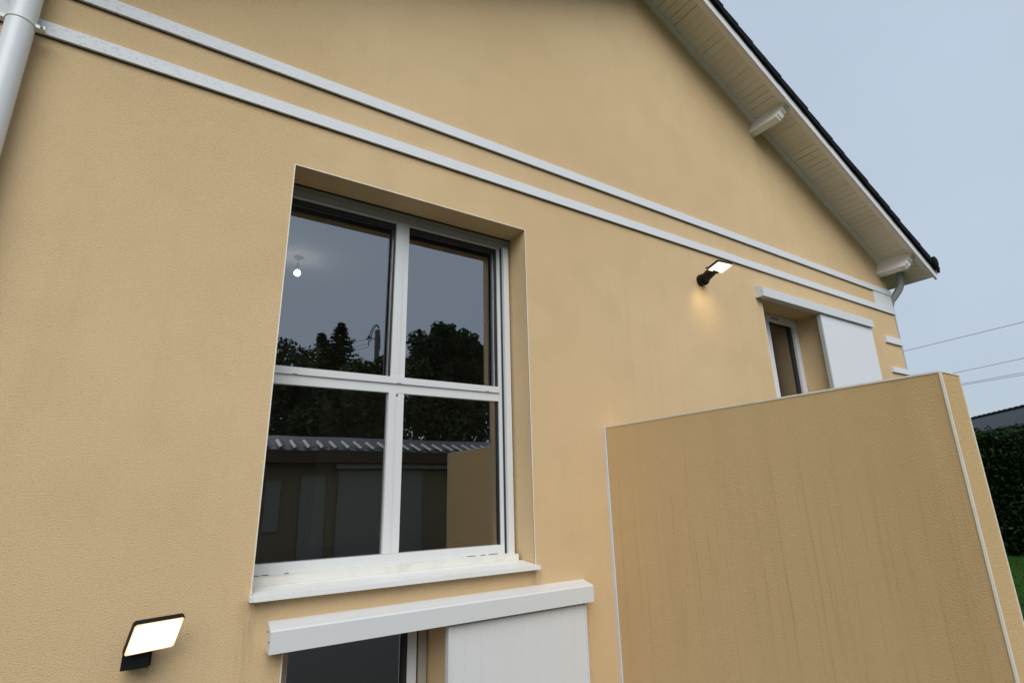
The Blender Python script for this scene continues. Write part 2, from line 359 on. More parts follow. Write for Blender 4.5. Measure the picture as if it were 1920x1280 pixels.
# ---- the large four-light window
WIN = obj('window', boxes((0.418, 0.446, 0.24, 0.34, -0.39, 1.895), (1.962, 1.988, 0.25, 0.34, -0.39, 1.845),
                          (0.446, 1.988, 0.2345, 0.34, 1.845, 1.895), (0.446, 1.962, 0.331, 0.34, -0.39, -0.345)), m_alu, house, bevel=0.003)
WIN['label'] = 'large white four pane window above the low shutter'
def wp(name, m, *a, bevel=0.003): return obj(name, boxes(*a), m, WIN, bevel=bevel)
wp('shutter_bar', m_bar, (0.418, 2.055, 0.205, 0.234, 1.882, 1.908)); wp('shutter_bar', m_bar, (0.418, 2.055, 0.214, 0.234, 1.847, 1.8815))
wp('shutter_slot', m_gask, (0.418, 2.055, 0.20, 0.33, 1.9085, 1.9165), bevel=0)
wp('shutter_guide', m_alu, (1.996, 2.040, 0.205, 0.25, -0.388, 1.8465)); wp('shutter_guide', m_alu, (0.418, 0.440, 0.205, 0.238, -0.388, 1.8465))
wp('gasket', m_gask, (1.9885, 1.9955, 0.235, 0.30, -0.388, 1.8465), bevel=0)
wp('gasket', m_gask, (0.4465, 1.1335, 0.262, 0.280, 1.812, 1.8445), (1.242, 1.9455, 0.262, 0.280, 1.812, 1.8445),
   (1.134, 1.1445, 0.262, 0.280, 0.744, 1.8445), (1.946, 1.9615, 0.262, 0.280, 0.744, 1.8445), (1.950, 1.9615, 0.262, 0.280, -0.33, 0.64), bevel=0)
wp('mullion', m_alu, (1.145, 1.200, 0.246, 0.335, 0.744, 1.8445)); wp('mullion', m_alu, (1.2005, 1.2415, 0.254, 0.335, 0.744, 1.8445))
wp('mullion', m_alu, (1.138, 1.186, 0.248, 0.30, -0.33, 0.6395)); wp('mullion', m_alu, (1.1865, 1.2415, 0.254, 0.30, -0.33, 0.6395))
wp('transom', m_alu, (0.4465, 1.9615, 0.240, 0.335, 0.700, 0.7435)); wp('transom', m_alu, (0.4465, 1.9615, 0.252, 0.335, 0.640, 0.6995))
wp('bottom_rail', m_alu, (0.4405, 1.985, 0.244, 0.330, -0.386, -0.331))
for x0_, x1_, z_ in ((0.452, 0.475, -0.3875), (0.486, 0.520, -0.3872), (0.60, 0.622, -0.3874), (1.70, 1.76, -0.3872), (1.80, 1.835, -0.3874), (1.86, 1.93, -0.3870)): wp('seal_gap', m_gask, (x0_, x1_, 0.2425, 0.2445, z_-0.003, z_+0.0045), bevel=0)
for x in (0.56, 1.20, 1.86): wp('drain_cap', m_screw, (x-0.014, x+0.014, 0.2390, 0.2405, 0.7005, 0.7045), bevel=0)
wp('latch', m_gask, (1.188, 1.200, 0.2530, 0.2545, 0.618, 0.632), bevel=0)
for a in ((0.446, 1.150, 0.318, 0.322, 0.738, 1.895), (1.236, 1.980, 0.318, 0.322, 0.738, 1.895),
          (0.446, 1.150, 0.276, 0.280, -0.335, 0.644), (1.236, 1.980, 0.276, 0.280, -0.335, 0.644)):
    bm = bmesh.new(); y = a[2]
    bm.faces.new([bm.verts.new(p) for p in ((a[0], y, a[4]), (a[1], y, a[4]), (a[1], y, a[5]), (a[0], y, a[5]))])
    obj('pane', bm, m_glass, WIN)
# sill in two steps
wp('sill_step', m_sub, (0.418, 2.035, 0.150, 0.335, -0.424, -0.3865), bevel=0.004)
SL = prism([(0.15, -0.4245), (-0.060, -0.440), (-0.062, -0.463), (-0.052, -0.463), (-0.046, -0.448), (0.15, -0.434)], 0.4185, 2.0555, lambda u, v, t: (t, u, v))
obj('sill', SL, m_sill, WIN)
wp('sill_lip', m_sill, (0.402, 0.418, -0.0605, -0.003, -0.462, -0.4385), bevel=0.002); wp('sill_lip', m_sill, (2.056, 2.064, -0.0605, -0.003, -0.462, -0.4385), bevel=0.002)

# ---- the right window (two leaves, mostly hidden) and its sliding shutter
W2 = obj('window', boxes((5.065, 5.15, 0.28, 0.36, 0.26, 1.915), (6.085, 6.167, 0.27, 0.36, 0.26, 1.915), (5.15, 6.085, 0.27, 0.36, 1.825, 1.915), (5.15, 6.085, 0.27, 0.36, 0.26, 0.34)), m_pvc, house, bevel=0.004)
W2['label'] = 'narrow white window half hidden behind the privacy wall'
obj('mullion', boxes((5.50, 5.555, 0.262, 0.34, 0.34, 1.8245)), m_pvc, W2, bevel=0.003); obj('mullion', boxes((5.5555, 5.60, 0.274, 0.34, 0.34, 1.8245)), m_pvc, W2, bevel=0.003)
obj('gasket', boxes((5.60, 5.612, 0.29, 0.33, 0.34, 1.8245), (6.03, 6.0845, 0.30, 0.33, 0.34, 1.8245), (5.612, 6.03, 0.29, 0.33, 1.812, 1.8245)), m_gask, W2)
obj('vent', boxes((5.66, 5.80, 0.266, 0.2705, 1.866, 1.876)), m_gask, W2)
obj('handle', boxes((5.528, 5.546, 0.235, 0.262, 0.86, 0.90)), m_gask, W2, bevel=0.003)
for xa, xb in ((5.15, 5.50), (5.60, 6.085)):
    bm = bmesh.new(); bm.faces.new([bm.verts.new(p) for p in ((xa, .315, .34), (xb, .315, .34), (xb, .315, 1.825), (xa, .315, 1.825))]); obj('pane', bm, m_glass, W2)
# ---- the low window
W3 = obj('window', boxes((0.584, 0.66, 0.27, 0.36, -1.54, -0.63), (1.322, 1.378, 0.27, 0.36, -1.54, -0.63), (0.66, 1.322, 0.27, 0.36, -1.54, -1.46)), m_alu, house, bevel=0.003)
W3['label'] = 'dark low window beneath the lower white shutter box'
obj('gasket', boxes((1.296, 1.3215, 0.275, 0.33, -1.46, -0.63), (1.3785, 1.388, 0.29, 0.33, -1.54, -0.63)), m_gask, W3)
obj('shutter_guide', boxes((1.3885, 1.440, 0.262, 0.30, -1.54, -0.63)), m_guide_shaded, W3, bevel=0.003)
bm = bmesh.new(); bm.faces.new([bm.verts.new(p) for p in ((.66, .30, -1.46), (1.297, .30, -1.46), (1.297, .30, -.63), (.66, .30, -.63))]); obj('pane', bm, m_glass, W3)

# ---- shutter boxes and sliding shutters
def shutter_box(x0, x1, zt, zf, zb, d, label):
    t = obj('shutter_box', prism([(0.001, zb+0.012), (-0.012, zb), (-d, zb), (-d-0.001, zf-0.006), (-d+0.006, zf), (0.001, zt)], x0, x1, lambda u, v, t: (t, u, v)), m_alu, house, bevel=0.002)
    t['label'] = label
    for y, z in ((-d+0.016, zb+0.05), (-0.028, zt-0.040)):
        bm = bmesh.new(); tube(bm, [(x0+0.002, y, z), (x0-0.0035, y, z)], 0.0042, 8); obj('screw', bm, m_screw, t)
    return t
shutter_box(0.5, 2.447, -0.562, -0.586, -0.686, 0.10, 'long white shutter box under the large window')
shutter_box(4.966, 7.30, 2.040, 2.000, 1.900, 0.09, 'white shutter box above the right window')
S1 = obj('shutter', boxes((1.424, 1.436, -0.066, -0.026, -1.66, -0.70), (2.394, 2.405, -0.066, -0.026, -1.66, -0.70), (1.436, 2.394, -0.052, -0.036, -1.66, -0.70)), m_alu, house, bevel=0.0015)
S1['label'] = 'white grooved sliding shutter beside the low window'
pw = (2.394-1.436)/10
pbm = box(0.0001, pw-0.0001, -0.0075, 0.0, -0.955, 0.0)
bmesh.ops.bevel(pbm, geom=[e for e in pbm.edges if abs(e.verts[0].co.z-e.verts[1].co.z) > .5], offset=0.0005, segments=1, affect='EDGES')
bmesh.ops.recalc_face_normals(pbm, faces=pbm.faces); pme = bpy.data.meshes.new('plank'); pbm.to_mesh(pme); pbm.free(); pme.materials.append(m_alu)
for i in range(10): link('plank', pme, S1, (1.436+i*pw, -0.0525, -0.703))
S2 = obj('shutter', boxes((6.098, 7.29, -0.060, -0.026, 0.35, 1.894)), m_pvc, house, bevel=0.003)
S2['label'] = 'plain white sliding shutter beside the right window'
obj('edge_rail', boxes((6.076, 6.0975, -0.062, -0.024, 0.35, 1.894)), paint('grey_edge', (0.42, 0.43, 0.41), 0.45), S2, bevel=0.002)

# ---- roof
def sl(s, y, n): return (AX + 0.8944*s + 0.4472*n, y, AZ - 0.4472*s + 0.8944*n)      # right slope: along, out, up
def slL(s, y, n): return (AX - 0.8944*s - 0.4472*n, y, AZ - 0.4472*s + 0.8944*n)
SE = 5.74                                   # slope length to the eave
def sbox(f, s0, s1, y0, y1, n0, n1):
    return prism([(s0, n0), (s1, n0), (s1, n1), (s0, n1)], y0, y1, lambda u, v, t: f(u, t, v))
roof = obj('roof', sbox(sl, -0.02, SE+0.02, -0.47, 9.3, 0.026, 0.06), m_roofd, house)
bm = sbox(slL, 0.02, SE+0.02, -0.47, 9.3, -0.02, 0.06); obj('roof_deck', bm, m_roofd, roof)
bw = 0.0915; n = int((SE-0.01)/bw); ang = math.atan2(0.4472, 0.8944)
def board_mesh(g):
    bm = box(g/2, bw-g/2, 0, 0.40, -0.0, 0.020); bmesh.ops.bevel(bm, geom=[e for e in bm.edges if abs(e.verts[0].co.y-e.verts[1].co.y) > .3 and e.verts[0].co.z < .01], offset=0.0016, segments=1, affect='EDGES')
    bmesh.ops.recalc_face_normals(bm, faces=bm.faces); me = bpy.data.meshes.new('soffit_board'); bm.to_mesh(me); bm.free(); me.materials.append(m_tim); return me
bms = [board_mesh(g) for g in (0.0010, 0.0022, 0.0045, 0.0080)]
for i in range(n+1):
    p = Vector(sl(i*bw, -0.395, random.uniform(-0.001, 0.001)))
    link('soffit_board', random.choices(bms, (4, 3, 2, 2))[0], roof, p, (0, ang, 0))
obj('soffit_batten', sbox(sl, -0.05, SE+0.02, -0.4505, -0.385, -0.026, -0.001), m_beam, roof, bevel=0.002)
obj('wall_moulding', sbox(sl, 0.0, 5.345, -0.050, 0.0, -0.030, -0.001), m_beam, roof)
obj('bargeboard', sbox(sl, -0.05, SE+0.03, -0.480, -0.4508, -0.088, 0.030), m_barge, roof, bevel=0.003)
obj('bargeboard', sbox(slL, 0.08, SE+0.05, -0.480, -0.4508, -0.088, 0.030), m_barge, roof, bevel=0.003)
bm = prism([(8.530, 2.715), (8.552, 2.715), (8.552, 2.80), (8.530, 2.80)], -0.45, 9.2, lambda u, v, t: (u, t, v)); obj('eave_fascia', bm, m_barge, roof)
obj('eave_panel', sbox(sl, 5.36, SE+0.0, 0.006, 9.1, 0.0, 0.018), m_tim, roof)
# carved purlin ends
PROF = [(0.0, -0.002), (0.0, -0.225), (-0.345, -0.225), (-0.348, -0.205), (-0.362, -0.200), (-0.372, -0.180), (-0.378, -0.155), (-0.374, -0.138),
        (-0.392, -0.130), (-0.404, -0.108), (-0.408, -0.085), (-0.402, -0.072), (-0.420, -0.066), (-0.430, -0.045), (-0.432, -0.027), (-0.36, -0.027), (-0.36, -0.002)]
for xl in (5.478, 8.050):
    s0 = (xl-AX)/0.8944
    obj('beam_end', prism(PROF, s0, s0+0.082, lambda u, v, t: sl(t, u, v)), m_beam, roof, bevel=0.0025)
# verge tiles: overlapping dark pieces with a hanging cheek, one object each
tp = 0.262
def tile_mesh():
    bm = bmesh.new()
    A = prism([(0, 0.016), (0.30, 0.008), (0.30, 0.104), (0.0, 0.088)], -0.512, -0.490, lambda u, v, t: (u, t, v))
    Bm = prism([(0, 0.070), (0.30, 0.085), (0.30, 0.104), (0, 0.088)], -0.490, -0.15, lambda u, v, t: (u, t, v))
    me = bpy.data.meshes.new('x'); A.to_mesh(me); bm.from_mesh(me); Bm.to_mesh(me); bm.from_mesh(me); A.free(); Bm.free()
    bmesh.ops.bevel(bm, geom=list(bm.edges), offset=0.003, segments=1, affect='EDGES'); bmesh.ops.recalc_face_normals(bm, faces=bm.faces)
    m = bpy.data.meshes.new('verge_tile'); bm.to_mesh(m); bm.free(); m.materials.append(m_slate); return m
tm = tile_mesh(); nt_ = 22
for i in range(nt_):
    s0 = SE + 0.02 - 0.30 - i*tp
    link('verge_tile', tm, roof, Vector(sl(s0, random.uniform(-0.004, 0.004), random.uniform(-0.003, 0.004))), (0, ang + random.uniform(-0.006, 0.006), 0))
obj('roof_tiling', sbox(sl, -0.02, SE+0.08, -0.148, 9.3, 0.062, 0.095), m_slate, roof); obj('roof_tiling', sbox(slL, 0.05, SE+0.08, -0.49, 9.3, 0.062, 0.095), m_slate, roof)
bm = bmesh.new(); ec = Vector(sl(SE-0.125, 0, 0.085)); tube(bm, [ec+Vector((0, -0.535, 0)), ec+Vector((0, -0.528, 0)), ec+Vector((0, -0.30, 0))], [0.070, 0.082, 0.082], 20)
obj('verge_end_cap', bm, m_slate, roof, smooth=True)
# ---- downpipes
dp = obj('downpipe', tube(bmesh.new(), [(-0.862, -0.085, GZ), (-0.862, -0.085, 3.1)], 0.054, 24), m_pipe, house, smooth=True); dp['label'] = 'pale straight downpipe at the left end of the wall'
bm = bmesh.new(); tube(bm, [(-0.862, -0.085, 2.196), (-0.862, -0.085, 2.214)], 0.0575, 24); bx(bm, -0.807, -0.772, -0.100, -0.070, 2.194, 2.212); bx(bm, -0.955, -0.917, -0.100, -0.070, 2.194, 2.212)
obj('pipe_clip', bm, m_sill, dp, bevel=0.002)
bm = bmesh.new(); tube(bm, [(-0.785, -0.1005, 2.203), (-0.785, -0.107, 2.203)], 0.006, 8); obj('screw', bm, m_screw, dp)
d2 = obj('downpipe', tube(bmesh.new(), bez((8.325, -0.13, 2.83), (8.325, -0.13, 2.62), (8.31, -0.09, 2.60), (8.285, 0.03, 2.46), 10) + [Vector((8.275, 0.06, 2.36)), Vector((8.275, 0.07, GZ))], 0.046, 18), m_pipe2, house, smooth=True)
d2['label'] = 'grey bent downpipe under the right eave'
# ---- rooms behind the glass
def room(x0, x1, y1, z0, z1, wm=m_room, fm=m_floor, cm=m_ceil):
    for nm, m, q in (('room_floor', fm, (x0, x1, .365, y1, z0-.05, z0)), ('room_ceiling', cm, (x0, x1, .365, y1, z1, z1+.05)), ('room_wall', wm, None)):
        if q: bm = box(*q)
        else: bm = boxes((x0-.05, x0, .365, y1, z0, z1), (x1, x1+.05, .365, y1, z0, z1), (x0, x1, y1, y1+.05, z0, z1))
        tag(obj(nm, bm, m), None, None, kind='structure')
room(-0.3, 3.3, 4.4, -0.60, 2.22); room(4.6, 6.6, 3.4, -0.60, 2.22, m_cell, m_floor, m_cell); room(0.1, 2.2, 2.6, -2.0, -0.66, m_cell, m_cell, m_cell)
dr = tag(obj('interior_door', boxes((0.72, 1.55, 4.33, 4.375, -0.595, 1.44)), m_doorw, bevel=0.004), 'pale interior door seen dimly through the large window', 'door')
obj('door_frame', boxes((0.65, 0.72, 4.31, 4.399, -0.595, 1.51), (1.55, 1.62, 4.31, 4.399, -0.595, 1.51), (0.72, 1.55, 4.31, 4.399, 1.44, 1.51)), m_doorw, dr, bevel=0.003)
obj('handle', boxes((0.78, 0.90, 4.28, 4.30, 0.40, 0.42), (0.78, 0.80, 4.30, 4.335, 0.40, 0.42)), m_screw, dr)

# ------------------------------------------------------------------ privacy wall
PX, PZ, PL, PT = 2.7235, 0.4556, 2.1216, 0.194
pv = thing('privacy_wall', 'free-standing ochre wall with rain streaks projecting from the house', 'wall', (PX+PT/2, -PL/2, GZ))
obj('wall_body', box(PX, PX+PT, -PL, -0.016, GZ-0.1, PZ), m_stp, pv)
g = 0.006
obj('corner_bead', boxes((PX-0.003, PX+g, -PL-0.003, -PL+g, GZ, PZ)), m_bead, pv); obj('corner_bead', boxes((PX+PT-0.003, PX+PT+0.003, -PL-0.003, -PL+0.003, GZ, PZ-0.001)), m_bead, pv)
obj('edge_bead', boxes((PX-0.003, PX+0.004, -PL+g, -0.018, PZ-0.004, PZ+0.0045)), m_bead, pv)
obj('edge_bead', boxes((PX+0.0045, PX+PT+0.003, -PL-0.003, -PL+0.004, PZ-0.002, PZ+0.003)), m_bead, pv)
obj('joint_strip', boxes((PX-0.010, PX-0.002, -0.022, -0.013, GZ, PZ), (PX-0.006, PX+0.004, -0.0128, -0.0075, GZ, PZ), (PX-0.010, PX-0.002, -0.0073, -0.001, GZ, PZ)), m_joint, pv)

# ------------------------------------------------------------------ wall lamps
def lamp(loc, tilt, yaw, h, base, label):
    t = thing('wall_lamp', label, 'lamp', loc, 'flat LED floodlights on the wall')
    rm = Matrix.Rotation(yaw, 4, 'Z') @ Matrix.Rotation(tilt, 4, 'X')
    def L(bm): bmesh.ops.transform(bm, matrix=Matrix.Translation(loc) @ rm, verts=bm.verts); return bm
    W = 0.18
    bmh = box(-W/2-0.002, W/2+0.002, -0.0015, 0.020, -h/2-0.002, h/2+0.002)
    bmesh.ops.bevel(bmh, geom=[e for e in bmh.edges if abs(e.verts[0].co.y-e.verts[1].co.y) > .01], offset=0.006, segments=3, affect='EDGES')
    hd = obj('lamp_housing', L(bmh), m_dark, t, bevel=0.0015)
    bml = box(-W/2+0.0015, W/2-0.0015, -0.004, -0.0016, -h/2+0.0015, h/2-0.0015)
    bmesh.ops.bevel(bml, geom=[e for e in bml.edges if abs(e.verts[0].co.y-e.verts[1].co.y) > .001], offset=0.005, segments=3, affect='EDGES')
    bmesh.ops.recalc_face_normals(bml, faces=bml.faces); me = bpy.data.meshes.new('lamp_lens'); bml.to_mesh(me); bml.free(); me.materials.append(m_led)
    o = link('lamp_lens', me, t); o.rotation_euler = rm.to_euler()
    def W_(x, y, z): return (Matrix.Translation(loc) @ rm) @ Vector((x, y, z))
    return t, W_
t, W_ = lamp(Vector((3.973, -0.310, 1.911)), 1.352, -0.107, 0.132, None, 'black lamp with bright square panel high on the wall beside the right window')
bm = bmesh.new(); tube(bm, [(4.085, -0.001, 1.915), (4.085, -0.012, 1.915), (4.085, -0.055, 1.912), (4.083, -0.062, 1.912)], [0.052, 0.057, 0.057, 0.050], 20); obj('wall_base', bm, m_dark, t, smooth=True)
bm = bmesh.new(); tube(bm, [(4.083, -0.06, 1.915), (4.06, -0.12, 1.930), (4.03, -0.205, 1.934)], [0.044, 0.046, 0.038], 14); obj('arm', bm, m_dark, t, smooth=True)
bm = bmesh.new(); e0 = W_(0.0, 0.016, -0.066); tube(bm, [e0+Vector((-0.035, 0.0, 0)), e0+Vector((0.045, 0, 0))], 0.026, 14); obj('hinge', bm, m_dark, t, smooth=True)
bm = bmesh.new(); e0 = W_(-0.098, 0.010, -0.056); tube(bm, [e0+Vector((-0.012, 0.0, 0)), e0+Vector((0.02, 0, 0))], 0.012, 10); obj('sensor', bm, m_screw, t, smooth=True)
sp = bpy.data.lights.new('added_glow_spot', 'SPOT'); spo = bpy.data.objects.new('added_glow_spot', sp); C.objects.link(spo); spo.parent = t      # added spot, no part of the lamp: makes the warm patch on the wall
sp.energy = 1.5; sp.color = (1.0, 0.84, 0.56); sp.spot_size = R(92); sp.spot_blend = 1.0; sp.shadow_soft_size = 0.03
gp = Vector((4.04, -0.275, 1.80)); spo.location = gp - ORG[t.name]; spo.rotation_euler = (gp - Vector((4.10, 0.0, 1.655))).to_track_quat('Z', 'Y').to_euler()
t, W_ = lamp(Vector((0.044, -0.169, -0.527)), 0.580, 0.305, 0.147, None, 'black lamp with bright square panel low on the wall left of the shutter box')
obj('wall_base', box(-0.045, 0.045, -0.030, -0.001, -0.665, -0.52), m_dark, t, bevel=0.008, seg=2)
bmb = box(-0.058, 0.038, -0.115, -0.0305, -0.652, -0.575); obj('sensor', bmb, m_dark, t, bevel=0.010, seg=3)
bm = bmesh.new(); tube(bm, [(0.0, -0.07, -0.575), (0.02, -0.10, -0.54), W_(0, 0.02, 0.0)], 0.020, 12); obj('arm', bm, m_dark, t, smooth=True)

# ------------------------------------------------------------------ bulb in the room
cl = thing('ceiling_bulb', 'bare lit bulb hanging from the ceiling behind the large window', 'bulb', (0.803, 2.0, 2.22))
bm = bmesh.new(); bmesh.ops.create_uvsphere(bm, u_segments=20, v_segments=12, radius=0.029); bmesh.ops.translate(bm, verts=bm.verts, vec=(0.803, 2.0, 2.055)); obj('bulb', bm, m_bulb, cl, smooth=True)
bm = bmesh.new(); tube(bm, [(0.803, 2, 2.083), (0.803, 2, 2.10), (0.803, 2, 2.140)], [0.020, 0.022, 0.020], 14); obj('socket', bm, m_doorw, cl, smooth=True)
bm = bmesh.new(); tube(bm, [(0.803, 2, 2.14), (0.803, 2, 2.205)], 0.004, 6); obj('cord', bm, m_dark, cl)
bm = bmesh.new(); tube(bm, [(0.803, 2, 2.204), (0.803, 2, 2.2195)], [0.035, 0.045], 18); obj('ceiling_rose', bm, m_doorw, cl, smooth=True)

# ------------------------------------------------------------------ right background: hedge, slate-roofed house, wires, grass
def quads(bm, pts, size, nrm=None, asp=0.55):
    for p in pts:
        a = Vector((random.gauss(0, 1), random.gauss(0, 1), random.gauss(0, 1))).normalized()
        if nrm is not None: a = (a + nrm(p)*0.6).normalized()
        u = a.orthogonal().normalized(); u.rotate(Matrix.Rotation(random.uniform(0, 6.28), 3, a)); v = a.cross(u)
        s = size*random.uniform(0.6, 1.3)
        bm.faces.new([bm.verts.new(p+u*s), bm.verts.new(p+v*s*asp), bm.verts.new(p-u*s), bm.verts.new(p-v*s*asp)])
HX0, HX1, HY0, HY1, HZ = 17.4, 19.2, -9.0, 9.0, 1.16
hd = thing('hedge', 'tall clipped dark green hedge behind the lawn', 'hedge', (18.3, 0, GZ))
bm = bmesh.new(); N = 22
def hz(y): return HZ + 0.10*math.sin(y*0.9) + 0.05*math.sin(y*2.7)
prev = None
for i in range(N+1):
    y = HY0 + (HY1-HY0)*i/N
    ring = [bm.verts.new(q) for q in ((HX0+.34, y, GZ), (HX0+.30, y, hz(y)-.3), (HX0+.45, y, hz(y)-.12), (HX1-.3, y, hz(y)-.12), (HX1, y, GZ))]
    if prev:
        for a in range(4): bm.faces.new((prev[a], prev[a+1], ring[a+1], ring[a]))
    prev = ring
obj('hedge_core', bm, m_core, hd)
pts = []
for _ in range(42000):
    y = random.uniform(HY0, HY1); bul = 0.10*math.sin(y*2.1)+0.07*math.sin(y*5.3+1)
    if random.random() < 0.72:
        z = random.uniform(GZ+0.02, hz(y)); pts.append(Vector((HX0+0.14-bul*0.8+random.gauss(0, 0.07)-0.05*math.sin(z*4+y*3), y, z)))
    else: pts.append(Vector((random.uniform(HX0+.1, HX1), y, hz(y)-0.05+random.gauss(0, 0.06)+abs(random.gauss(0, .03)))))
bm = bmesh.new(); quads(bm, pts, 0.050); obj('foliage', bm, m_hleaf, hd)

nh = thing('neighbour_house', 'far house with grey slate roof rising above the hedge', 'house', (30, 8, GZ))
P0, P1 = Vector((31.0, 9.6, 0)), Vector((23.5, 3.0, 0)); dv = (P1-P0).normalized(); nv = Vector((-dv.y, dv.x, 0)); nv = nv if nv.x > 0 else -nv
Ln = (P1-P0).length
def F(l, d, z): q = P0 + dv*l + nv*d; return (q.x, q.y, z)
bm = bmesh.new(); bm.faces.new([bm.verts.new(F(*q)) for q in ((0.3, 0.5, GZ), (Ln, 0.5, GZ), (Ln, 0.5, 1.95), (0.3, 0.5, 1.95))]); bm.faces.new([bm.verts.new(F(*q)) for q in ((0.3, 0.5, GZ), (0.3, 6.5, GZ), (0.3, 6.5, 1.95), (0.3, 3.5, 3.0), (0.3, 0.5, 1.95))])
obj('wall', bm, m_wall3, nh)
bm = prism([(0.0, 1.78), (3.5, 2.98), (3.5, 2.90), (0.0, 1.70)], 0, Ln+0.3, lambda u, v, t: F(t, u, v)); rf = obj('roof', bm, m_fslate, nh)
bm = prism([(7.0, 1.78), (3.5, 2.98), (3.5, 2.90), (7.0, 1.70)], 0, Ln+0.3, lambda u, v, t: F(t, u, v)); obj('roof', bm, m_fslate, nh)
rt_me = None
for i in range(int(Ln/0.42)):
    bm = bmesh.new(); a = Vector(F(i*0.42, 3.5, 2.965)); c_ = Vector(F(i*0.42+0.44, 3.5, 2.985)); tube(bm, [a, c_], [0.10, 0.115], 8)
    obj('ridge_tile', bm, m_slate, rf)
bm = bmesh.new(); tube(bm, [F(-0.05, -0.07, 1.72), F(Ln, -0.07, 1.72)], 0.075, 10); obj('gutter', bm, m_dark, nh)
bm = bmesh.new(); tube(bm, [F(0.9, 2.4, 2.5), F(0.9, 2.4, 2.78)], 0.06, 8); tube(bm, [F(0.9, 2.4, 2.78), F(0.9, 2.4, 2.86)], [0.10, 0.08], 8); obj('roof_vent', bm, m_dark, rf)

def wire(p, q, label, r):
    p, q = Vector(p), Vector(q); d = (q-p)/(q.y-p.y); a, b_ = p + d*(28-p.y), p + d*(-20-p.y)
    pts = [a+(b_-a)*(i/30) + Vector((0, 0, 0.10*math.sin(math.pi*i/15))) for i in range(31)]
    tag(obj('overhead_wire', tube(bmesh.new(), pts, r, 6), m_wire), label, 'wire', 'overhead wires beyond the house')
wire((23.509, 5.607, 4.904), (22.833, 1.849, 4.972), 'topmost overhead wire crossing the sky right of the house corner', 0.0085)
wire((23.220, 3.999, 3.746), (22.880, 2.113, 3.824), 'single middle overhead wire above the close pair', 0.0075)
wire((23.222, 4.011, 3.325), (22.899, 2.217, 3.372), 'upper wire of the lowest close pair of overhead wires', 0.0070)
wire((23.224, 4.021, 3.279), (22.902, 2.233, 3.305), 'lowest wire of the close pair just over the slate roof', 0.0070)

bm = bmesh.new()
for _ in range(16000):
    x = random.uniform(9.4, 17.6); y = random.uniform(-2.5, 3.5); h = random.uniform(0.025, 0.06); a = random.uniform(0, 6.28); wv = Vector((math.cos(a), math.sin(a), 0))*0.006
    p = Vector((x, y, GZ)); bm.faces.new([bm.verts.new(p-wv), bm.verts.new(p+wv), bm.verts.new(p+Vector((random.gauss(0, .015), random.gauss(0, .015), h)))])
tag(obj('grass', bm, m_blade), 'short green lawn grass between paving and hedge', None, kind='stuff')

# ------------------------------------------------------------------ what the window reflects: the yard behind the camera
def yu(u): return 0.566-(u-3.0)                  # place u metres beyond the glass's mirror image
OY = yu(16.0)
ob = thing('outbuilding', 'low garage with wavy tiled eave reflected in the lower panes', 'garage', (5, OY-2.5, GZ))
obj('wall', boxes((-3, 14, OY-5, OY-0.55, GZ, 1.20)), m_wall2, ob)
obj('fascia', boxes((-3.2, 14.2, OY-0.53, OY-0.08, 0.98, 1.30)), m_brown, ob)
gd = obj('garage_door', boxes((4.35, 7.0, OY-0.548, OY-0.50, GZ, 0.80)), m_doorw, ob)
for i in range(5): obj('door_panel', boxes((4.42, 6.93, OY-0.50, OY-0.485, GZ+0.06+i*0.50, GZ+0.06+i*0.50+0.46)), m_doorw, gd, bevel=0.01)
obj('door_box', boxes((4.2, 9.2, OY-0.5, OY-0.25, 0.82, 0.95)), m_doorw, ob); obj('side_door', boxes((3.3, 4.0, OY-0.548, OY-0.51, GZ, 0.62)), m_doorw, ob)
obj('window_shutter', boxes((2.35, 2.75, OY-0.548, OY-0.51, -0.9, 0.5)), m_doorw, ob)
bm = bmesh.new(); K = 7
pf = [(math.cos(math.pi*i/K)*0.10, math.sin(math.pi*i/K)*0.062) for i in range(K+1)]; pf += [(x*0.82, z*0.80) for x, z in pf[::-1]]
tb = prism(pf, 0, 0.85, lambda u, v, t: (u, -t*0.95, v + t*0.31)); bmesh.ops.recalc_face_normals(tb, faces=tb.faces)
cme = bpy.data.meshes.new('roof_tile'); tb.to_mesh(cme); tb.free(); cme.materials.append(m_tile2)
obr = obj('roof', prism([(0.0, 1.33), (-1.7, 1.885), (-6.0, 0.60), (-6.0, 0.55), (-1.7, 1.84), (0.0, 1.29)], -3.2, 14.2, lambda u, v, t: (t, OY-0.08+u, v)), m_tile2, ob)
for i in range(46): link('roof_tile', cme, obr, (-3.0+i*0.375, OY+0.05+random.uniform(-.02, .02), 1.36+random.uniform(-.01, .01)))

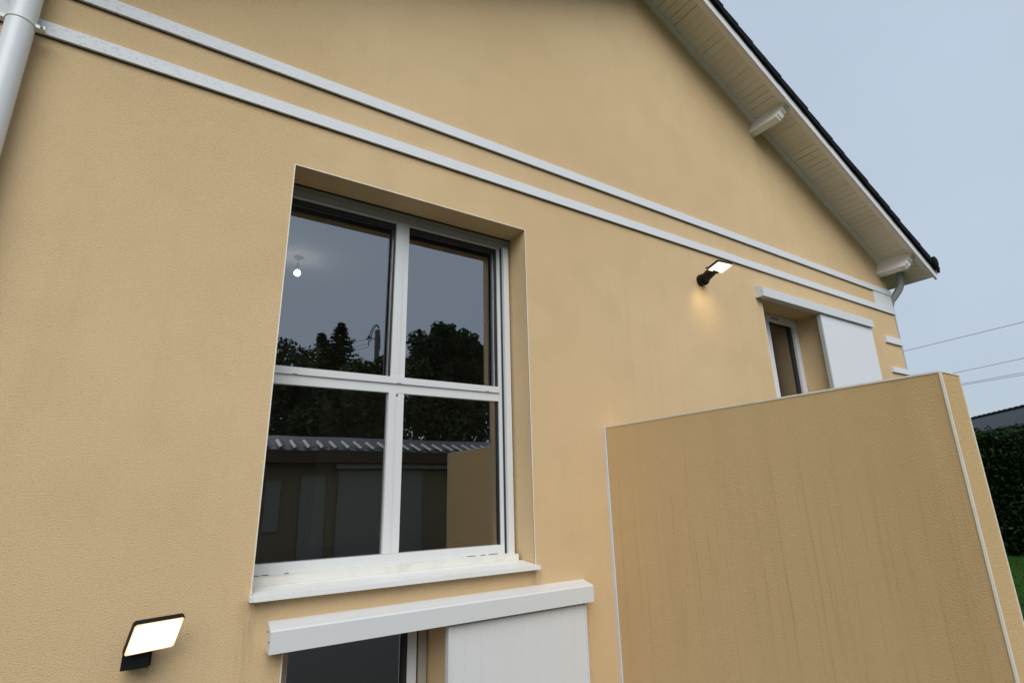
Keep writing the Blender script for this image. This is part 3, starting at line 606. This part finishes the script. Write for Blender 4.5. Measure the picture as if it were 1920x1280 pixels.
def trunk(pts, rs, parent, name='trunk'): bm = bmesh.new(); tube(bm, pts, rs, 9); return obj(name, bm, m_bark, parent, smooth=True)
def spruce(x, u, ztop, rbase, label, lean=0.0, zlow=1.0):
    y = yu(u); t = thing('spruce_tree', label, 'tree', (x, y, GZ), 'trees reflected in the large window')
    H = ztop-zlow
    trunk([(x-lean*2, y, GZ), (x-lean, y, (GZ+ztop)/2), (x, y, ztop)], [0.22, 0.14, 0.02], t)
    bm = bmesh.new(); z = ztop
    tier = 0
    while z > zlow:
        f = (ztop-z)/H; rad = rbase*(f**0.7)*random.uniform(0.8, 1.15) + 0.08; nb_ = 7 + int(9*f); cx = x - lean*(ztop-z)/ (ztop-GZ)*2
        for k_ in range(nb_):
            a = 6.283*k_/nb_ + random.uniform(-.3, .3); r = rad*random.uniform(0.65, 1.1); dirv = Vector((math.cos(a), math.sin(a), 0)); side = Vector((-dirv.y, dirv.x, 0))
            nq = max(3, int(r/0.16))
            for j in range(nq):
                q = (j+0.5)/nq; p = Vector((cx, y, z)) + dirv*(r*q) + Vector((0, 0, -0.28*r*q + 0.22*r*q*q*q))
                L = 0.30*(1-q*0.55)
                for s in (-1, 1):
                    e = p + side*s*L*random.uniform(.6, 1) + dirv*L*0.8 + Vector((0, 0, random.uniform(-.14, .02)))
                    bm.faces.new([bm.verts.new(p - dirv*0.10), bm.verts.new(p + Vector((0, 0, -0.10))), bm.verts.new(e), bm.verts.new(p + dirv*0.14 + Vector((0, 0, .03)))])
            e = Vector((cx, y, z)) + dirv*r + Vector((0, 0, -0.06*r)); bm.faces.new([bm.verts.new(e-dirv*.25+side*.06), bm.verts.new(e-dirv*.25-side*.06), bm.verts.new(e+dirv*0.18+Vector((0, 0, .10)))])
        z -= 0.20 + 0.16*f
    obj('crown', bm, m_spruce, t); return t
def clump_tree(name, x, u, clumps, nleaf, size, mat, label, trunk_r=0.25):
    y = yu(u); t = thing(name, label, 'tree', (x, y, GZ), 'trees reflected in the large window')
    top = max(c_[2] for c_ in clumps)
    trunk([(x, y, GZ), (x+.1, y, GZ*0.3+top*0.4), (x, y, top*0.85)], [trunk_r, trunk_r*.7, trunk_r*.3], t)
    lb = bmesh.new()
    for cx, dy, cz, cr in clumps:
        tube(lb, [(x, y, min(cz, top*0.75)-cr*1.2), ((x+cx)/2, y+dy/2, cz-cr*.7), (cx, y+dy, cz)], [trunk_r*.4, trunk_r*.25, .03], 6)
    obj('limbs', lb, m_bark, t)
    bm = bmesh.new(); tot = sum(c_[3]**2 for c_ in clumps)
    for cx, dy, cz, cr in clumps:
        pp = []
        for _ in range(int(nleaf*cr*cr/tot)):
            d = Vector((random.gauss(0, 1), random.gauss(0, 1), random.gauss(0, 1))).normalized(); pp.append(Vector((cx, y+dy, cz)) + d*cr*random.random()**0.45)
        quads(bm, pp, size)
    obj('crown', bm, mat, t); return t
U = 32.0
spruce(0.250*U, U, 0.324*U, 3.6, 'dark pointed spruce reflected in the upper left pane, tallest there', 0.0, 0.5)
spruce(0.213*(U+1.5), U+1.5, 0.297*(U+1.5), 3.0, 'shorter leaning spruce reflected left of the tall spruce', -0.9, 0.5)
rb = random.Random(3)
def pine_clumps(x, zc, w_, h_, n_):
    L = []
    for i in range(n_):
        a = rb.uniform(-1, 1); zt = zc + h_*(1-a*a*0.9)
        for q in range(3): L.append((x+a*w_+rb.uniform(-.2, .2), rb.uniform(-1.5, 1.5), zt - q*rb.uniform(0.5, 1.1) - rb.uniform(0, .4), rb.uniform(0.30, 0.55)))
    for i in range(n_*2): L.append((x+rb.uniform(-1, 1)*w_*1.05, rb.uniform(-1.5, 1.5), zc+rb.uniform(-h_*1.3, h_*0.4), rb.uniform(0.6, 1.0)))
    return L
UP = 30.0
PCL = pine_clumps(0.485*UP, 0.292*UP, 2.6, 1.5, 16)
PCL += [(0.485*UP+dx, 0, 0.292*UP+z, r) for dx, z, r in ((0.0, 1.75, .24), (.05, 1.45, .36), (.55, 1.35, .28), (-.6, 1.2, .28), (-1.2, 1.05, .26), (1.4, .95, .30), (1.9, .95, .26), (-1.9, .45, .3), (2.3, .6, .3))]
pt = clump_tree('pine_tree', 0.485*UP, UP, PCL, 30000, 0.13, m_pine, 'rounded dark pine reflected in the upper right pane', 0.28)
def blob(x, u, zt, w_, n_, label, leaf=7000, size=0.17, name='broadleaf_tree'):
    L = [(x+rb.uniform(-w_, w_)*0.85, rb.uniform(-1.5, 1.5), rb.uniform(-0.2, zt-1.4), rb.uniform(1.0, 1.7)) for _ in range(n_)]
    L += [(x+a*w_, rb.uniform(-1, 1), zt-0.9-abs(a)*w_*0.55+rb.uniform(-.3, .2), rb.uniform(.7, 1.0)) for a in (-.8, -.4, 0, .4, .8)]
    return clump_tree(name, x, u, L, leaf, size, m_broad, label, 0.22)
blob(0.148*31, 31, 0.286*31, 1.5, 13, 'rounded tree reflected at the left edge of the upper left pane')
blob(0.19*31, 31, 0.235*31, 2.0, 10, 'low bushy tree reflected below the leaning spruce')
blob(0.275*29, 29, 0.245*29, 2.4, 12, 'bushy tree reflected beneath the tall spruce')
blob(0.332*28, 28, 0.280*28, 1.4, 10, 'bushy tree reflected around the foot of the pole', 9000)
blob(0.405*29, 29, 0.275*29, 2.1, 12, 'bushy tree reflected behind the central mullion')
blob(0.47*28, 28, 0.215*28, 2.6, 12, 'low bushy tree reflected under the pine')
blob(0.58*29, 29, 0.275*29, 2.0, 11, 'bushy tree reflected at the right edge of the upper right pane')
UQ = 34.0; px_, py_ = 0.322*UQ, yu(UQ)
QS = 34/25
up_ = thing('utility_pole', 'dark pole with looped cable reflected in the upper left pane', 'pole', (px_, py_, GZ))
obj('pole_shaft', prism([(-.15, -.11), (.15, -.11), (.15, .11), (-.15, .11)], 0, 1, lambda a, b_, t_: (px_+a*(1.25-.35*t_), py_+b_*(1.25-.35*t_), GZ+(0.322*UQ-GZ)*t_)), m_pole, up_, bevel=0.02)
tz = 0.322*UQ
obj('looped_cable', tube(bmesh.new(), bez((px_+.20, py_, tz-1.4), (px_+.28, py_, tz+0.75), (px_-.30, py_, tz+0.75), (px_-.42, py_, tz-0.9), 18), 0.03, 7), m_cable, up_)
obj('looped_cable', tube(bmesh.new(), bez((px_+.10, py_, tz-.1), (px_+.1, py_, tz+0.75), (px_-.50, py_, tz+0.5), (px_-.56, py_, tz-1.2), 18), 0.03, 7), m_cable, up_)
obj('insulator', boxes((px_-.62, px_-.46, py_-.06, py_+.06, tz-0.62, tz-0.50), (px_-.72, px_-.60, py_-.05, py_+.05, tz-0.78, tz-0.68), (px_-.60, px_-.15, py_-.025, py_+.025, tz-0.66, tz-0.62)), m_cable, up_)
for i, dz in enumerate((-0.65, -1.0, -1.25)):
    a = Vector((px_-.5, py_, tz+dz)); q = Vector((px_-16, py_-3, tz-6.2+dz*0.4))
    tag(obj('service_wire', tube(bmesh.new(), [a+(q-a)*(j/12)-Vector((0, 0, 0.9*(1-(2*j/12-1)**2)*0.3)) for j in range(13)], 0.012, 5), m_cable),
        ('highest', 'middle', 'lowest')[i] + ' of three service wires sloping left from the reflected pole', 'wire', 'service wires on the pole')
